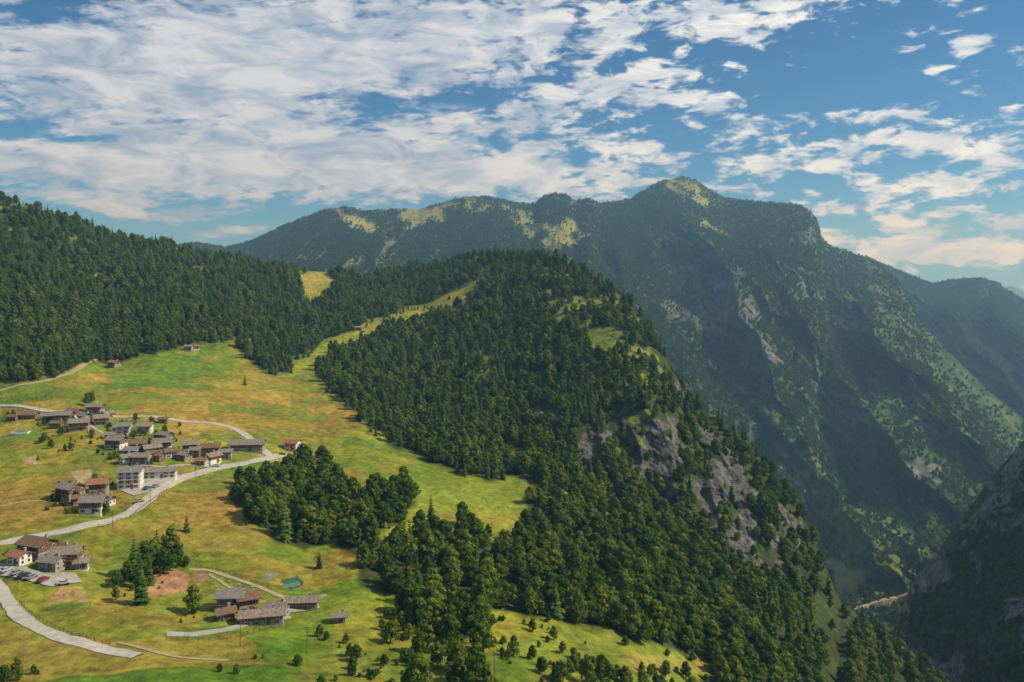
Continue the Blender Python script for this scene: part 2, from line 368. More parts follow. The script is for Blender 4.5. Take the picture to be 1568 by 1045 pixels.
for s in [(470,632,130,44,(0.37,0.235,0.048),.9),(360,620,110,30,(0.32,0.22,0.045),.8),(60,725,80,40,(0.42,0.245,0.04),.85),(320,662,80,14,(0.42,0.27,0.055),.85),(340,775,60,48,(0.24,0.18,0.04),.8),
 (150,581,24,8,(0.46,0.26,0.07),.95),(125,730,18,9,(0.38,0.28,0.12),.9),(30,700,50,14,(0.15,0.25,0.025),.75),(250,590,80,24,(0.12,0.21,0.024),.9),(100,610,90,14,(0.15,0.20,0.025),.75),
 (560,690,80,28,(0.20,0.255,0.025),.85),(720,755,110,40,(0.215,0.27,0.028),.9),(430,995,110,28,(0.06,0.18,0.013),.95),(560,925,50,40,(0.25,0.275,0.028),.85),(80,1010,150,32,(0.075,0.145,0.016),.95),(0,960,50,20,(0.10,0.16,0.02),.8),
 (860,990,120,28,(0.25,0.26,0.033),.8),(1000,1020,60,20,(0.36,0.26,0.06),.7),(600,1020,90,25,(0.10,0.165,0.025),.8),(480,430,50,20,(0.36,0.29,0.05),1),(560,505,120,22,(0.30,0.30,0.038),.85),(680,470,60,25,(0.26,0.27,0.038),.85),
 (90,760,60,14,(0.38,0.23,0.045),.65),(20,790,70,24,(0.36,0.23,0.045),.75),(430,860,60,30,(0.14,0.22,0.024),.75),(300,830,80,22,(0.30,0.20,0.045),.65),(160,930,90,16,(0.32,0.23,0.055),.6),(250,955,80,12,(0.34,0.24,0.065),.5),(330,880,50,20,(0.14,0.22,0.026),.65),(200,850,50,30,(0.11,0.20,0.02),.7),(250,790,50,18,(0.28,0.20,0.045),.5)]:
    C=splat(C,UA2,VAi,*s)
ca,sa=math.cos(.35),math.sin(.35)
px=(XA*ca+YA*sa+(fbm(XA/25,YA/25,3,141)-.5)*16); py=(-XA*sa+YA*ca+(fbm(XA/25,YA/25,3,142)-.5)*16)
row=np.floor(py/26); cx_=np.floor((px+row*13.7)/44)
hsh=vnoise(cx_*7.31+.5,row*5.17+.5,150); hs2=vnoise(cx_*3.7+.1,row*9.1+.3,151)
T1=np.array((0.40,0.24,0.055)); T2=np.array((0.10,0.20,0.022))
near_m=smooth(640,500,UA2)*smooth(560,600,VAi)
wp=(smooth(.55,.62,hsh)*.5*near_m)[...,None]; C=C*(1-wp)+T1*wp
wp=(smooth(.56,.63,hs2)*.55*near_m)[...,None]; C=C*(1-wp)+T2*wp
ex=np.abs((py/26)%1-.5)*26; ln=(smooth(12.0,12.8,ex)*smooth(.45,.6,fbm(XA/40,YA/40,3,160))*.5)[...,None]; C=C*(1-ln)+np.array((0.07,0.11,0.02))*ln
st=(np.sin(py*1.3)*.5+.5)*smooth(.45,.6,fbm(XA/50,YA/50,3,161))*near_m*.24; C=C*(1-st[...,None])
for poly,c in [([(222,912),(240,870),(262,868),(292,884),(285,905),(250,912)],(0.40,0.22,0.11)),([(292,880),(312,872),(322,885),(300,900)],(0.32,0.20,0.09)),([(70,918),(95,895),(110,900),(108,922)],(0.38,0.23,0.11)),([(112,900),(125,897),(138,925),(118,920)],(0.34,0.22,0.1)),
   ([(108,722),(140,720),(142,738),(118,742)],(0.44,0.32,0.15)),([(35,700),(60,698),(58,710),(38,712)],(0.40,0.28,0.13)),([(428,888),(455,882),(466,892),(445,905)],(0.03,0.10,0.06)),([(400,878),(422,872),(424,886),(404,889)],(0.2,0.22,0.13)),([(70,925),(140,922),(140,935),(60,935)],(0.14,0.2,0.03)),
   ([(170,575),(300,560),(310,578),(180,590)],(0.14,0.23,0.027)),([(140,640),(250,648),(250,662),(150,660)],(0.15,0.25,0.028))]:
    m=inpoly(UA2+(wu*.12),VAi+wv*.12,poly); C[m]=np.array(c)
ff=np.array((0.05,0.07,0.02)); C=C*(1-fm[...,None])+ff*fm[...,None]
C=C+(np.array((0.21,0.235,0.035))-C)*(opn*fm)[...,None]*.8
C=C*(0.66+0.68*fbm(XA/4,YA/4,4,77)[...,None])
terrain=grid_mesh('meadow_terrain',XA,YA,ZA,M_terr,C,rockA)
def gridscatter(name,XX,YY,ZZ,dens,per,coll,idxf,scf,sink=0.6):
    du=np.abs(np.diff(XX,axis=0)[:,:-1]); dv=np.abs(np.diff(YY,axis=1)[:-1])
    lam=du*dv/per*dens[:-1,:-1]; n=rng.poisson(np.minimum(lam,30))
    I,J=np.nonzero(n); c=n[I,J]; I=np.repeat(I,c);J=np.repeat(J,c)
    a=rng.random(len(I));b=rng.random(len(I))
    def bl(G): return G[I,J]*(1-a)*(1-b)+G[I+1,J]*a*(1-b)+G[I,J+1]*(1-a)*b+G[I+1,J+1]*a*b
    P=np.stack([bl(XX),bl(YY),bl(ZZ)-sink],1)
    return scatter(name,P,scf(P,I,J),rng.random(len(P))*6.28,idxf(P,I,J),coll)
def idxA(P,I,J):
    u=UA2[I,J];v=VAi[I,J]
    pc=np.where(u<450,0.45,0.28)
    pc=np.where((v>690)&(u>330),-0.03,pc); pc=pc+ (fbm(P[:,0]/70,P[:,1]/70,3,88)-.5)*1.3
    s=rng.random(len(P))<pc
    return np.where(s,rng.integers(0,4,len(P)),4+rng.integers(0,5,len(P)))
def scA(P,I,J):
    v=VAi[I,J];u=UA2[I,J]
    b=np.where((v>690)&(u>330),0.88,0.86)
    b=np.where(rockA[I,J]>.3,b*.55,b)
    return b*(0.45+0.8*rng.random(len(P)))
densA=dens.copy(); densA[UA2<-150]*=.5; densA[:,-7:]=0
gridscatter('forest',XA,YA,ZA,densA,31,C_near,idxA,scA)
shr=np.zeros(UA2.shape)
for p,d in [([(560,950),(700,930),(760,940),(760,1100),(540,1100),(520,1010)],1.0),([(760,950),(1000,990),(1110,1030),(1150,1150),(760,1150)],.7),([(330,1000),(540,990),(560,1100),(300,1100)],.3),([(150,850),(270,850),(300,960),(180,960)],.25),([(60,620),(270,650),(280,720),(60,700)],.5),([(60,740),(180,740),(180,800),(60,800)],.4),([(480,560),(560,500),(700,455),(700,480),(560,530),(500,590)],.9),([(540,800),(720,800),(720,850),(540,850)],.6),([(0,1010),(200,1020),(200,1100),(0,1100)],.3)]:
    shr=np.maximum(shr,inpoly(PU,PV,p)*d)
shr=shr*smooth(.45,.6,fbm(XA/12,YA/12,3,171))*(1-fm)
gridscatter('shrubs',XA,YA,ZA,shr,16,C_near,lambda P,I,J:4+rng.integers(0,5,len(P)),lambda P,I,J:0.10+0.36*rng.random(len(P))**2,0.3)

# ---- B : mountain massif and back range
B={-500:[(1100,1500),(450,2600),(380,4200)],
300:[(1100,1300),(600,1800),(450,2300),(375,4000)],
520:[(1100,1300),(600,1700),(450,2300),(390,3000),(318,3900)],
800:[(1100,1300),(700,1700),(450,2500),(380,3200),(310,4100)],
950:[(1100,1250),(800,1500),(600,2000),(450,2700),(306,4000)],
1045:[(1100,1150),(900,1300),(600,2100),(450,2800),(350,3500),(271,4300)],
1150:[(1100,1150),(900,1350),(650,1900),(560,2250),(440,2500),(309,3900)],
1250:[(1100,1100),(950,1250),(850,1500),(700,1900),(500,2600),(400,3200),(335,3600)],
1330:[(1100,1100),(950,1250),(850,1450),(700,1900),(500,2700),(400,3500)],
1430:[(1100,1050),(850,1350),(750,1600),(600,2200),(510,2700)],
1568:[(1100,1000),(800,1500),(640,2200)],
2070:[(1100,1000),(900,1300),(800,2000)]}
crestB=[(-500,380),(200,385),(300,372),(345,379),(370,374),(400,362),(440,343),(470,332),(500,320),(530,317),(560,324),(600,321),(640,321),(680,311),(705,303),(745,301),(780,309),(818,313),(832,300),(850,296),(870,299),(880,309),(900,303),(918,311),(940,309),(965,305),(1000,283),(1020,275),(1045,271),(1065,276),(1088,292),(1112,304),(1150,308),(1200,312),(1225,314),(1242,324),(1251,336),(1257,360),(1268,375),(1300,386),(1340,400),(1375,430),(1410,490),(1450,535),(1500,585),(1568,642),(1700,720),(2070,850)]
uB=ucols(280,1600,2.2,-500,2070,16); nb=400
DB,VB=make_layer(B,crestB,1100,uB,nb,bu=10,bt=8)
UB=np.repeat(uB[:,None],nb,1)
vc=VB[:,-1:]; cf=smooth(0,90,VB-vc)
spurs=[([(1050,272),(1062,350),(1120,430),(1185,560),(1255,700),(1330,830)],320,42),([(1235,318),(1290,430),(1370,540),(1440,620),(1520,700)],350,40),
([(965,306),(945,370),(965,440),(1020,530),(1090,620)],220,36),([(745,301),(765,350),(810,430)],180,40),([(600,321),(640,380),(660,430)],150,30),([(520,318),(550,370),(600,430)],180,35),([(400,362),(460,400)],120,30),
([(1110,304),(1180,400),(1250,520),(1330,640),(1400,720)],190,28),([(870,300),(880,360),(900,430)],150,25),([(1340,400),(1420,510),(1500,610),(1600,700)],140,26),([(1400,640),(1330,800),(1340,880)],140,30),([(1480,640),(1440,760),(1400,850)],120,28)]
wx=(fbm(UB/60,VB/60,4,61)-.5)*50; wy=(fbm(UB/60,VB/60,4,62)-.5)*50
dep=np.zeros(UB.shape)
for ln_,a,w in spurs:
    d=distline(UB+wx*cf,VB+wy*cf,ln_); dep+=a*np.exp(-d/w)
X0=(UB-U0)/F*DB; Z0=(VH-VB)/F*DB
q=X0-0.55*(Z0)
rg=(ridged(q/420,Z0/1100,6,71)-.55)*360+(ridged((X0+.6*Z0)/170,Z0/420,5,72)-.55)*190+(ridged((X0-.2*Z0)/70,Z0/200,4,74)-.55)*100+(fbm(X0/50,Z0/50,5,73)-.5)*90
DB2=DB-(dep*cf)*DB/3200-rg*(0.15+0.85*cf)*DB/3600
DB2=np.maximum(DB2,900)
XB=(UB-U0)/F*DB2; ZB=(VH-VB)/F*DB2; YB=DB2
ext=np.array([0.01,0.03,0.07,0.15,0.3,0.5])
Yb=YB[:,-1:]*(1+ext);Xb=XB[:,-1:]*(1+ext);dd=Yb-YB[:,-1:];Zb=ZB[:,-1:]-0.5*dd
XBf=np.concatenate([XB,Xb],1);YBf=np.concatenate([YB,Yb],1);ZBf=np.concatenate([ZB,Zb],1)
UB2=np.concatenate([UB,np.repeat(uB[:,None],len(ext),1)],1);VB2=np.concatenate([VB,np.repeat(VB[:,-1:],len(ext),1)],1)
gu=np.abs(np.gradient(DB2,axis=1))/np.maximum(np.abs(np.gradient(VB,axis=1)),.3)
steep=1-smooth(2.0,6.0,blur(gu,2,1)*3200/DB2)
steep=np.concatenate([steep,np.zeros(Yb.shape)],1)
pw=UB2+(fbm(UB2/30,VB2/18,4,81)-.5)*60; pv=VB2+(fbm(UB2/30,VB2/18,4,82)-.5)*54
rk=np.zeros(UB2.shape)
for p,a in [([(1085,400),(1130,420),(1200,540),(1190,570),(1130,540),(1030,490),(1000,470),(1080,450)],.64),([(1370,700),(1430,705),(1440,745),(1390,750)],.6),([(1245,325),(1262,372),(1235,372),(1228,335)],.6),([(590,345),(615,350),(610,395),(585,400)],.6),([(1170,560),(1210,620),(1200,680),(1165,640)],.58),([(1200,400),(1240,420),(1260,470),(1215,450)],.56),([(1140,640),(1230,700),(1240,760),(1180,720)],.58),([(1480,640),(1540,660),(1530,700),(1480,690)],.5)]:
    m=inpoly(pw,pv,p); rk[m]=a
rockB=blur(blur(np.clip(np.maximum(rk,0.5*steep*smooth(.45,.6,fbm(XBf/120,ZBf/160,5,83))),0,1),2,0),2,1)
gr=np.zeros(UB2.shape)
for p in [[(785,335),(830,340),(890,345),(905,362),(870,378),(835,388),(810,365)],[(495,322),(545,320),(600,345),(560,352),(510,342)],[(590,322),(700,308),(690,330),(620,350)],[(700,305),(780,312),(790,330),(730,322)],[(975,352),(1005,352),(1000,362),(975,362)],[(1020,276),(1085,290),(1100,308),(1050,308),(1015,290)],[(1255,845),(1300,860),(1310,915),(1280,900),(1255,870)],[(1090,345),(1110,380),(1095,385),(1070,350)]]:
    gr[inpoly(pw,pv,p)]=1
gr=blur(blur(gr,2,0),2,1)*smooth(.2,.36,fbm(XBf/60,ZBf/60,4,96))
high=smooth(60,420,ZBf+(fbm(XBf/200,YBf/200,4,90)-.5)*350)
n=fbm(XBf/60,ZBf/45,6,91)[...,None]
C=np.array((0.05,0.082,0.022))+(np.array((0.115,0.15,0.035))-np.array((0.05,0.082,0.022)))*smooth(.4,.68,n)
hg=np.array((0.11,0.14,0.038)); C=C+(hg-C)*(high[...,None]*0.3)
C=C+(np.array((0.27,0.26,0.065))-C)*gr[...,None]*.8
mountain=grid_mesh('mountain',XBf,YBf,ZBf,M_mount,C,rockB)
dB=np.clip(1-0.8*smooth(.45,.6,rockB),0,1)*(1-.97*gr)*(1-0.45*high*smooth(.4,.6,fbm(XBf/70,ZBf/70,4,95)))
dB[UB2<250]=0; dB[UB2>1640]=0
vA_at=np.interp(UB2,uA,VA[:,-1])
dB[VB2>vA_at+25]=0; dB[:,-5:]=0
gridscatter('distant_forest',XBf,YBf,ZBf,dB,38,C_farc,lambda P,I,J:np.where(rng.random(len(P))<.3,rng.integers(0,2,len(P)),2+rng.integers(0,3,len(P))),lambda P,I,J:0.35+0.6*rng.random(len(P)),0.5)

# ---- far ridge
Cc=[(1100,470),(1200,400),(1250,384),(1330,394),(1400,424),(1430,434),(1455,428),(1500,425),(1528,432),(1540,443),(1568,458),(1650,475),(2070,520)]
Fk={1100:[(800,2600),(470,4600)],1430:[(800,2500),(434,4600)],1568:[(800,2400),(458,4300)],2070:[(800,2400),(520,4200)]}
uC=ucols(1200,1620,2.4,1100,2070,20); DC,VC=make_layer(Fk,Cc,800,uC,240,bu=3,bt=2)
UC=np.repeat(uC[:,None],240,1); X0=(UC-U0)/F*DC; Z0=(VH-VC)/F*DC; cf=smooth(0,60,VC-VC[:,-1:])
dl=np.zeros(UC.shape)
for ln_,a,w in [([(1430,434),(1470,500),(1520,560),(1580,620)],450,26),([(1505,425),(1540,500),(1600,570)],400,24),([(1380,415),(1430,480),(1500,590)],350,22)]:
    dl+=a*np.exp(-distline(UC+(fbm(UC/40,VC/40,3,104)-.5)*40,VC,ln_)/w)
DC=DC-dl*cf-((ridged((X0-.6*Z0)/400,Z0/900,6,101)-.55)*500)*cf-((ridged((X0+.5*Z0)/130,Z0/260,6,102)-.55)*400)*cf-(fbm(X0/50,Z0/50,4,105)-.5)*110*cf
XC=(UC-U0)/F*DC;ZC=(VH-VC)/F*DC
C=np.array((0.032,0.055,0.02))*(0.3+1.4*fbm(XC/45,ZC/45,6,103)[...,None])+np.zeros(XC.shape+(3,))
grid_mesh('far_mountain_ridge',XC,DC,ZC,M_mount,C,0.36+0*XC)
dC=smooth(1300,1320,UC)*smooth(1640,1600,UC)
gridscatter('far_ridge_forest',XC,DC,ZC,dC,90,C_farc,lambda P,I,J:2+rng.integers(0,3,len(P)),lambda P,I,J:0.5+0.7*rng.random(len(P)),0.5)
Cd=[(1400,460),(1500,452),(1535,441),(1548,438),(1568,446),(1620,452),(1700,440),(2070,450)]
Dk={1400:[(520,9000),(450,11000)],2070:[(520,9000),(450,11000)]}
uD=np.arange(1400,2070,6.0); DD,VD=make_layer(Dk,Cd,520,uD,30,bu=1,bt=1)
UD=np.repeat(uD[:,None],30,1)
grid_mesh('distant_hills',(UD-U0)/F*DD,DD,(VH-VD)/F*DD,M_mount,np.zeros(UD.shape+(3,))+np.array((0.06,0.08,0.04)),0*UD)

# ---- E: dark right-hand gorge cliff
Ek={1360:[(1300,620),(1000,980),(990,1000)],1400:[(1300,600),(1045,850),(885,1060)],1480:[(1300,500),(1045,700),(785,980)],1568:[(1300,430),(1045,560),(850,740),(672,900)],1750:[(1300,380),(1045,450),(800,600),(520,820)],2070:[(1300,300),(1000,380),(600,500),(300,760)]}
crestE=[(1360,1060),(1372,985),(1380,935),(1392,902),(1402,885),(1430,852),(1452,822),(1480,786),(1510,742),(1540,706),(1568,674),(1620,620),(1750,520),(2070,300)]  # unseen right end of the crest is raised to cast more shadow
uE=ucols(1362,1600,2.2,1360,2070,12); uE=np.unique(uE); nE=260
DE,VE=make_layer(Ek,crestE,1300,uE,nE,bu=3,bt=6)
UE=np.repeat(uE[:,None],nE,1); X0=(UE-U0)/F*DE; Z0=(VH-VE)/F*DE; cf=smooth(0,70,VE-VE[:,-1:])
DE=DE-(((ridged((X0+.5*Z0)/80,Z0/190,6,111)-.55)*170)+(ridged((X0-.4*Z0)/34,Z0/22,4,114)-.5)*26+(fbm(X0/18,Z0/18,4,112)-.5)*18)*(0.12+cf*.88)
XE=(UE-U0)/F*DE;ZE=(VH-VE)/F*DE;YE=DE
ext=np.array([0.01,0.03,0.07,0.15,0.3]); Yb=YE[:,-1:]*(1+ext);Xb=XE[:,-1:]*(1+ext)+ (Yb-YE[:,-1:])*0.3;Zb=ZE[:,-1:]-0.75*(Yb-YE[:,-1:])
XE=np.concatenate([XE,Xb],1);YE=np.concatenate([YE,Yb],1);ZE=np.concatenate([ZE,Zb],1)
nn=fbm(XE/40,ZE/60,5,113)
rockE=blur(1.0*smooth(.44,.54,nn),1,0)
C=np.array((0.07,0.085,0.022))+np.zeros(XE.shape+(3,))
M_gorge=terrain_mat('gorge_rock',0.2,0.03,3,(0.05,0.16,0.34))
grid_mesh('gorge_cliff',XE,YE,ZE,M_gorge,C,rockE)
dE=(1-0.92*smooth(.2,.6,rockE))
gridscatter('gorge_forest',XE,YE,ZE,dE,40,C_near,lambda P,I,J:np.where(rng.random(len(P))<.2,rng.integers(0,4,len(P)),4+rng.integers(0,5,len(P))),lambda P,I,J:0.35+0.45*rng.random(len(P)),0.5)

# ---- wide base ground to horizon
me=bpy.data.meshes.new('valley_ground'); s=30000
me.from_pydata([(-s,-3000,-760),(s,-3000,-760),(s,s,-760),(-s,s,-760)],[],[(0,1,2,3)]); me.materials.append(simple_mat('valley_floor',(0.05,0.075,0.03),scale=0.01))
o=bpy.data.objects.new('valley_ground',me); col0.objects.link(o)

# ------------------------------------------------------------------ roads
def ribbon(name,pts,w,mat,lift=0.22,hfun=hA):
    P=[Vector(unproj(*p)) for p in pts]
    out=[]
    for i in range(len(P)-1):
        p0=P[max(i-1,0)];p1=P[i];p2=P[i+1];p3=P[min(i+2,len(P)-1)]
        n=max(2,int((p2-p1).length/2.0))
        for k in range(n):
            t=k/n; out.append(0.5*((2*p1)+(p2-p0)*t+(2*p0-5*p1+4*p2-p3)*t*t+(3*p1-p0-3*p2+p3)*t**3))
    out.append(P[-1]); R=Part(); rows=[]
    for i,p in enumerate(out):
        d=(out[min(i+1,len(out)-1)]-out[max(i-1,0)]).normalized(); nn=Vector((-d.y,d.x))
        wl=w*(1+0.10*math.sin(i*.37)+.06*math.sin(i*1.7)); row=[]
        for k in range(-3,4):
            q=p+nn*wl*k/6; row.append((q.x,q.y,hfun(q.x,q.y)+lift))
        zm=max(r[2] for r in row); row=[(a,b,0.5*c+0.5*zm) for a,b,c in row]
        rows.append([(row[0][0]+nn.x*-.15,row[0][1]+nn.y*-.15,row[0][2]-.8)]+row+[(row[-1][0]+nn.x*.15,row[-1][1]+nn.y*.15,row[-1][2]-.8)])
    for a,b in zip(rows[:-1],rows[1:]):
        for k in range(len(a)-1): R.quad([a[k],a[k+1],b[k+1],b[k]])
    me=R.mesh(name,[mat]); o=bpy.data.objects.new(name,me); col0.objects.link(o); return out
ribbon('village_road',[(-60,842),(0,832),(60,820),(120,808),(165,799),(200,784),(225,766),(250,747),(280,732),(330,718),(380,708),(420,700),(440,696)],5.4,M_road)
ribbon('country_road',[(-60,618),(0,622),(60,628),(120,632),(200,638),(270,644),(330,650),(365,660),(385,675),(402,690),(415,700)],4.8,M_road)
ribbon('hill_track',[(-40,604),(0,598),(60,585),(110,570),(150,550),(185,542)],3.6,M_track)
ribbon('lower_road',[(-30,880),(0,905),(20,932),(45,955),(80,972),(125,986),(180,1000),(210,1006)],4.6,M_road)
ribbon('farm_track',[(290,872),(320,874),(350,884),(390,897),(430,914),(470,916),(500,912)],2.0,M_track)
ribbon('farm_lane',[(255,972),(300,972),(350,964),(385,954),(425,948),(440,944)],3.0,M_pave)
ribbon('foot_path',[(180,985),(240,1000),(300,1010),(350,1012)],1.2,M_track)
ribbon('foot_path',[(320,880),(360,905),(380,915)],1.2,M_track)
ribbon('foot_path',[(0,775),(60,768),(110,775)],1.0,M_track)
ribbon('village_lane',[(120,640),(150,660),(180,676),(200,700),(196,735),(215,750)],2.4,M_pave)
ribbon('village_lane',[(200,712),(240,715),(290,712),(330,718)],2.2,M_pave)
def patch(name,pts,mat,lift=0.3):
    W=[unproj(*p) for p in pts]; cx=sum(p[0] for p in W)/len(W);cy=sum(p[1] for p in W)/len(W)
    R=Part(); n=8
    for i in range(len(W)):
        a=W[i];b=W[(i+1)%len(W)]
        for r in range(n):
            for t in range(6):
                def pt(rr,tt):
                    ex=a[0]+(b[0]-a[0])*tt;ey=a[1]+(b[1]-a[1])*tt; x=cx+(ex-cx)*rr;y=cy+(ey-cy)*rr
                    return (x,y,hA(x,y)+lift)
                R.quad([pt(r/n,t/6),pt((r+1)/n,t/6),pt((r+1)/n,(t+1)/6),pt(r/n,(t+1)/6)])
    o=bpy.data.objects.new(name,R.mesh(name,[mat])); col0.objects.link(o)
patch('parking_yard',[(-20,862),(30,866),(70,880),(115,878),(125,893),(80,900),(-20,880)],M_pave)
patch('village_square',[(185,752),(215,735),(270,727),(280,733),(240,752),(205,760)],M_pave)
patch('farm_yard',[(430,925),(485,918),(490,932),(440,940)],M_pave)

def hB(u,v):
    i=int(np.argmin(abs(uB-u))); j=int(np.argmin(abs(VB[i]-v))); return Vector((XB[i,j],YB[i,j],ZB[i,j]))
gp=[hB(u,v) for u,v in [(1296,940),(1310,932),(1325,926),(1345,921),(1370,916),(1395,908)]]
R=Part()
for a,b in zip(gp[:-1],gp[1:]):
    a0=a+Vector((0,-6,5));b0=b+Vector((0,-6,5));a1=a0+Vector((0,-9,0));b1=b0+Vector((0,-9,0))
    R.quad([a1,b1,b0,a0],0); R.quad([a1+Vector((0,0,-7)),b1+Vector((0,0,-7)),b1,a1],1); 
    R.quad([a1+Vector((0,-.1,0)),b1+Vector((0,-.1,0)),b1+Vector((0,-.1,1.2)),a1+Vector((0,-.1,1.2))],1)
o=bpy.data.objects.new('gorge_road',R.mesh('gorge_road',[M_track,M_stone])); col0.objects.link(o)

# ------------------------------------------------------------------ houses
def child(P,name,mats,parent):
    o=bpy.data.objects.new(name,P.mesh(name,mats)); col0.objects.link(o); o.parent=parent; return o
def house(kind,u,v,L,W,H,rot,wall=None,upper=None,roof=None,pitch=0.42,balcony=True,seed=0):
    r=random.Random(int(u*7+v)); x,y=unproj(u,v)
    z=max(hA(x+dx,y+dy) for dx in(-3,0,3) for dy in(-3,0,3))-0.2
    e=bpy.data.objects.new(kind,None); col0.objects.link(e); e.location=(x,y,z); e.rotation_euler=(0,0,math.radians(rot))
    hl,hw=L/2,W/2; rz=H+hw*pitch; hs=H*0.5
    P=Part()
    for z0,z1,m in((-4,hs,0),(hs,H,1)):
        c=[(-hl,-hw),(hl,-hw),(hl,hw),(-hl,hw)]
        for i in range(4):
            a=c[i];b=c[(i+1)%4]; P.quad([(*a,z0),(*b,z0),(*b,z1),(*a,z1)],m)
    for sx in(-hl,hl): P.quad([(sx,-hw,H),(sx,hw,H),(sx,0,rz)],1)
    child(P,'walls',[wall,upper],e)
    P=Part(); ov=0.9; t=0.22
    for sy in(-1,1):
        ye=sy*(hw+ov); ze=H-ov*pitch+0.05
        a=(-hl-ov,ye,ze);b=(hl+ov,ye,ze);c=(hl+ov,0,rz+.05);d=(-hl-ov,0,rz+.05)
        up=lambda p:(p[0],p[1],p[2]+t)
        P.quad([up(a),up(b),up(c),up(d)]);P.quad([a,b,c,d])
        P.quad([a,b,up(b),up(a)]);P.quad([b,c,up(c),up(b)]);P.quad([d,a,up(a),up(d)])
    child(P,'roof',[roof],e)
    P=Part()
    fl=[f for f in (hs*0.5,hs+(H-hs)*.5)] if H<7 else [H*.15,H*.4,H*.65,H*.88]
    for zz in fl:
        n=max(2,int(L/2.8))
        for i in range(n):
            xx=-hl+L*(i+.5)/n
            for sy in(-1,1):
                if r.random()<.12: continue
                P.box((xx,sy*(hw+.02),zz),(1.0,.10,1.15),1); P.box((xx,sy*(hw+.06),zz),(.78,.10,.95),0)
                P.box((xx-.72,sy*(hw+.05),zz),(.4,.06,1.15),2);P.box((xx+.72,sy*(hw+.05),zz),(.4,.06,1.15),2)
        n=max(2,int(W/3))
        for i in range(n):
            yy=-hw+W*(i+.5)/n
            for sx in(-1,1):
                P.box((sx*(hl+.02),yy,zz),(.10,1.0,1.15),1);P.box((sx*(hl+.06),yy,zz),(.10,.78,.95),0)
    child(P,'windows',[M_glass,M_white,M_wood],e)
    P=Part(); P.box((hl*.3,-hw-.06,1.0),(1.2,.12,2.1)); child(P,'door',[M_wood],e)
    if balcony:
        P=Part(); P.box((0,-hw-.65,hs+.1),(L*.8,1.2,.12)); P.box((0,-hw-1.2,hs+1.1),(L*.8,.08,.1))
        k=int(L*.8/.5)
        for i in range(k+1): P.box((-L*.4+i*L*.8/k,-hw-1.2,hs+.6),(.07,.05,.95))
        child(P,'balcony',[M_wood],e)
    P=Part()
    for cx in ([hl*.5] if L<14 else [hl*.55,-hl*.4]):
        P.box((cx,hw*.35,rz+.1),(.7,.7,1.7)); P.box((cx,hw*.35,rz+1.03),(.95,.95,.14))
    child(P,'chimney',[M_stone],e)
    return e
S,Pl,Wd=M_stone,M_plaster,M_wood; K,K2,Bn,Rd=M_slate,M_slate2,M_brown,M_roofred
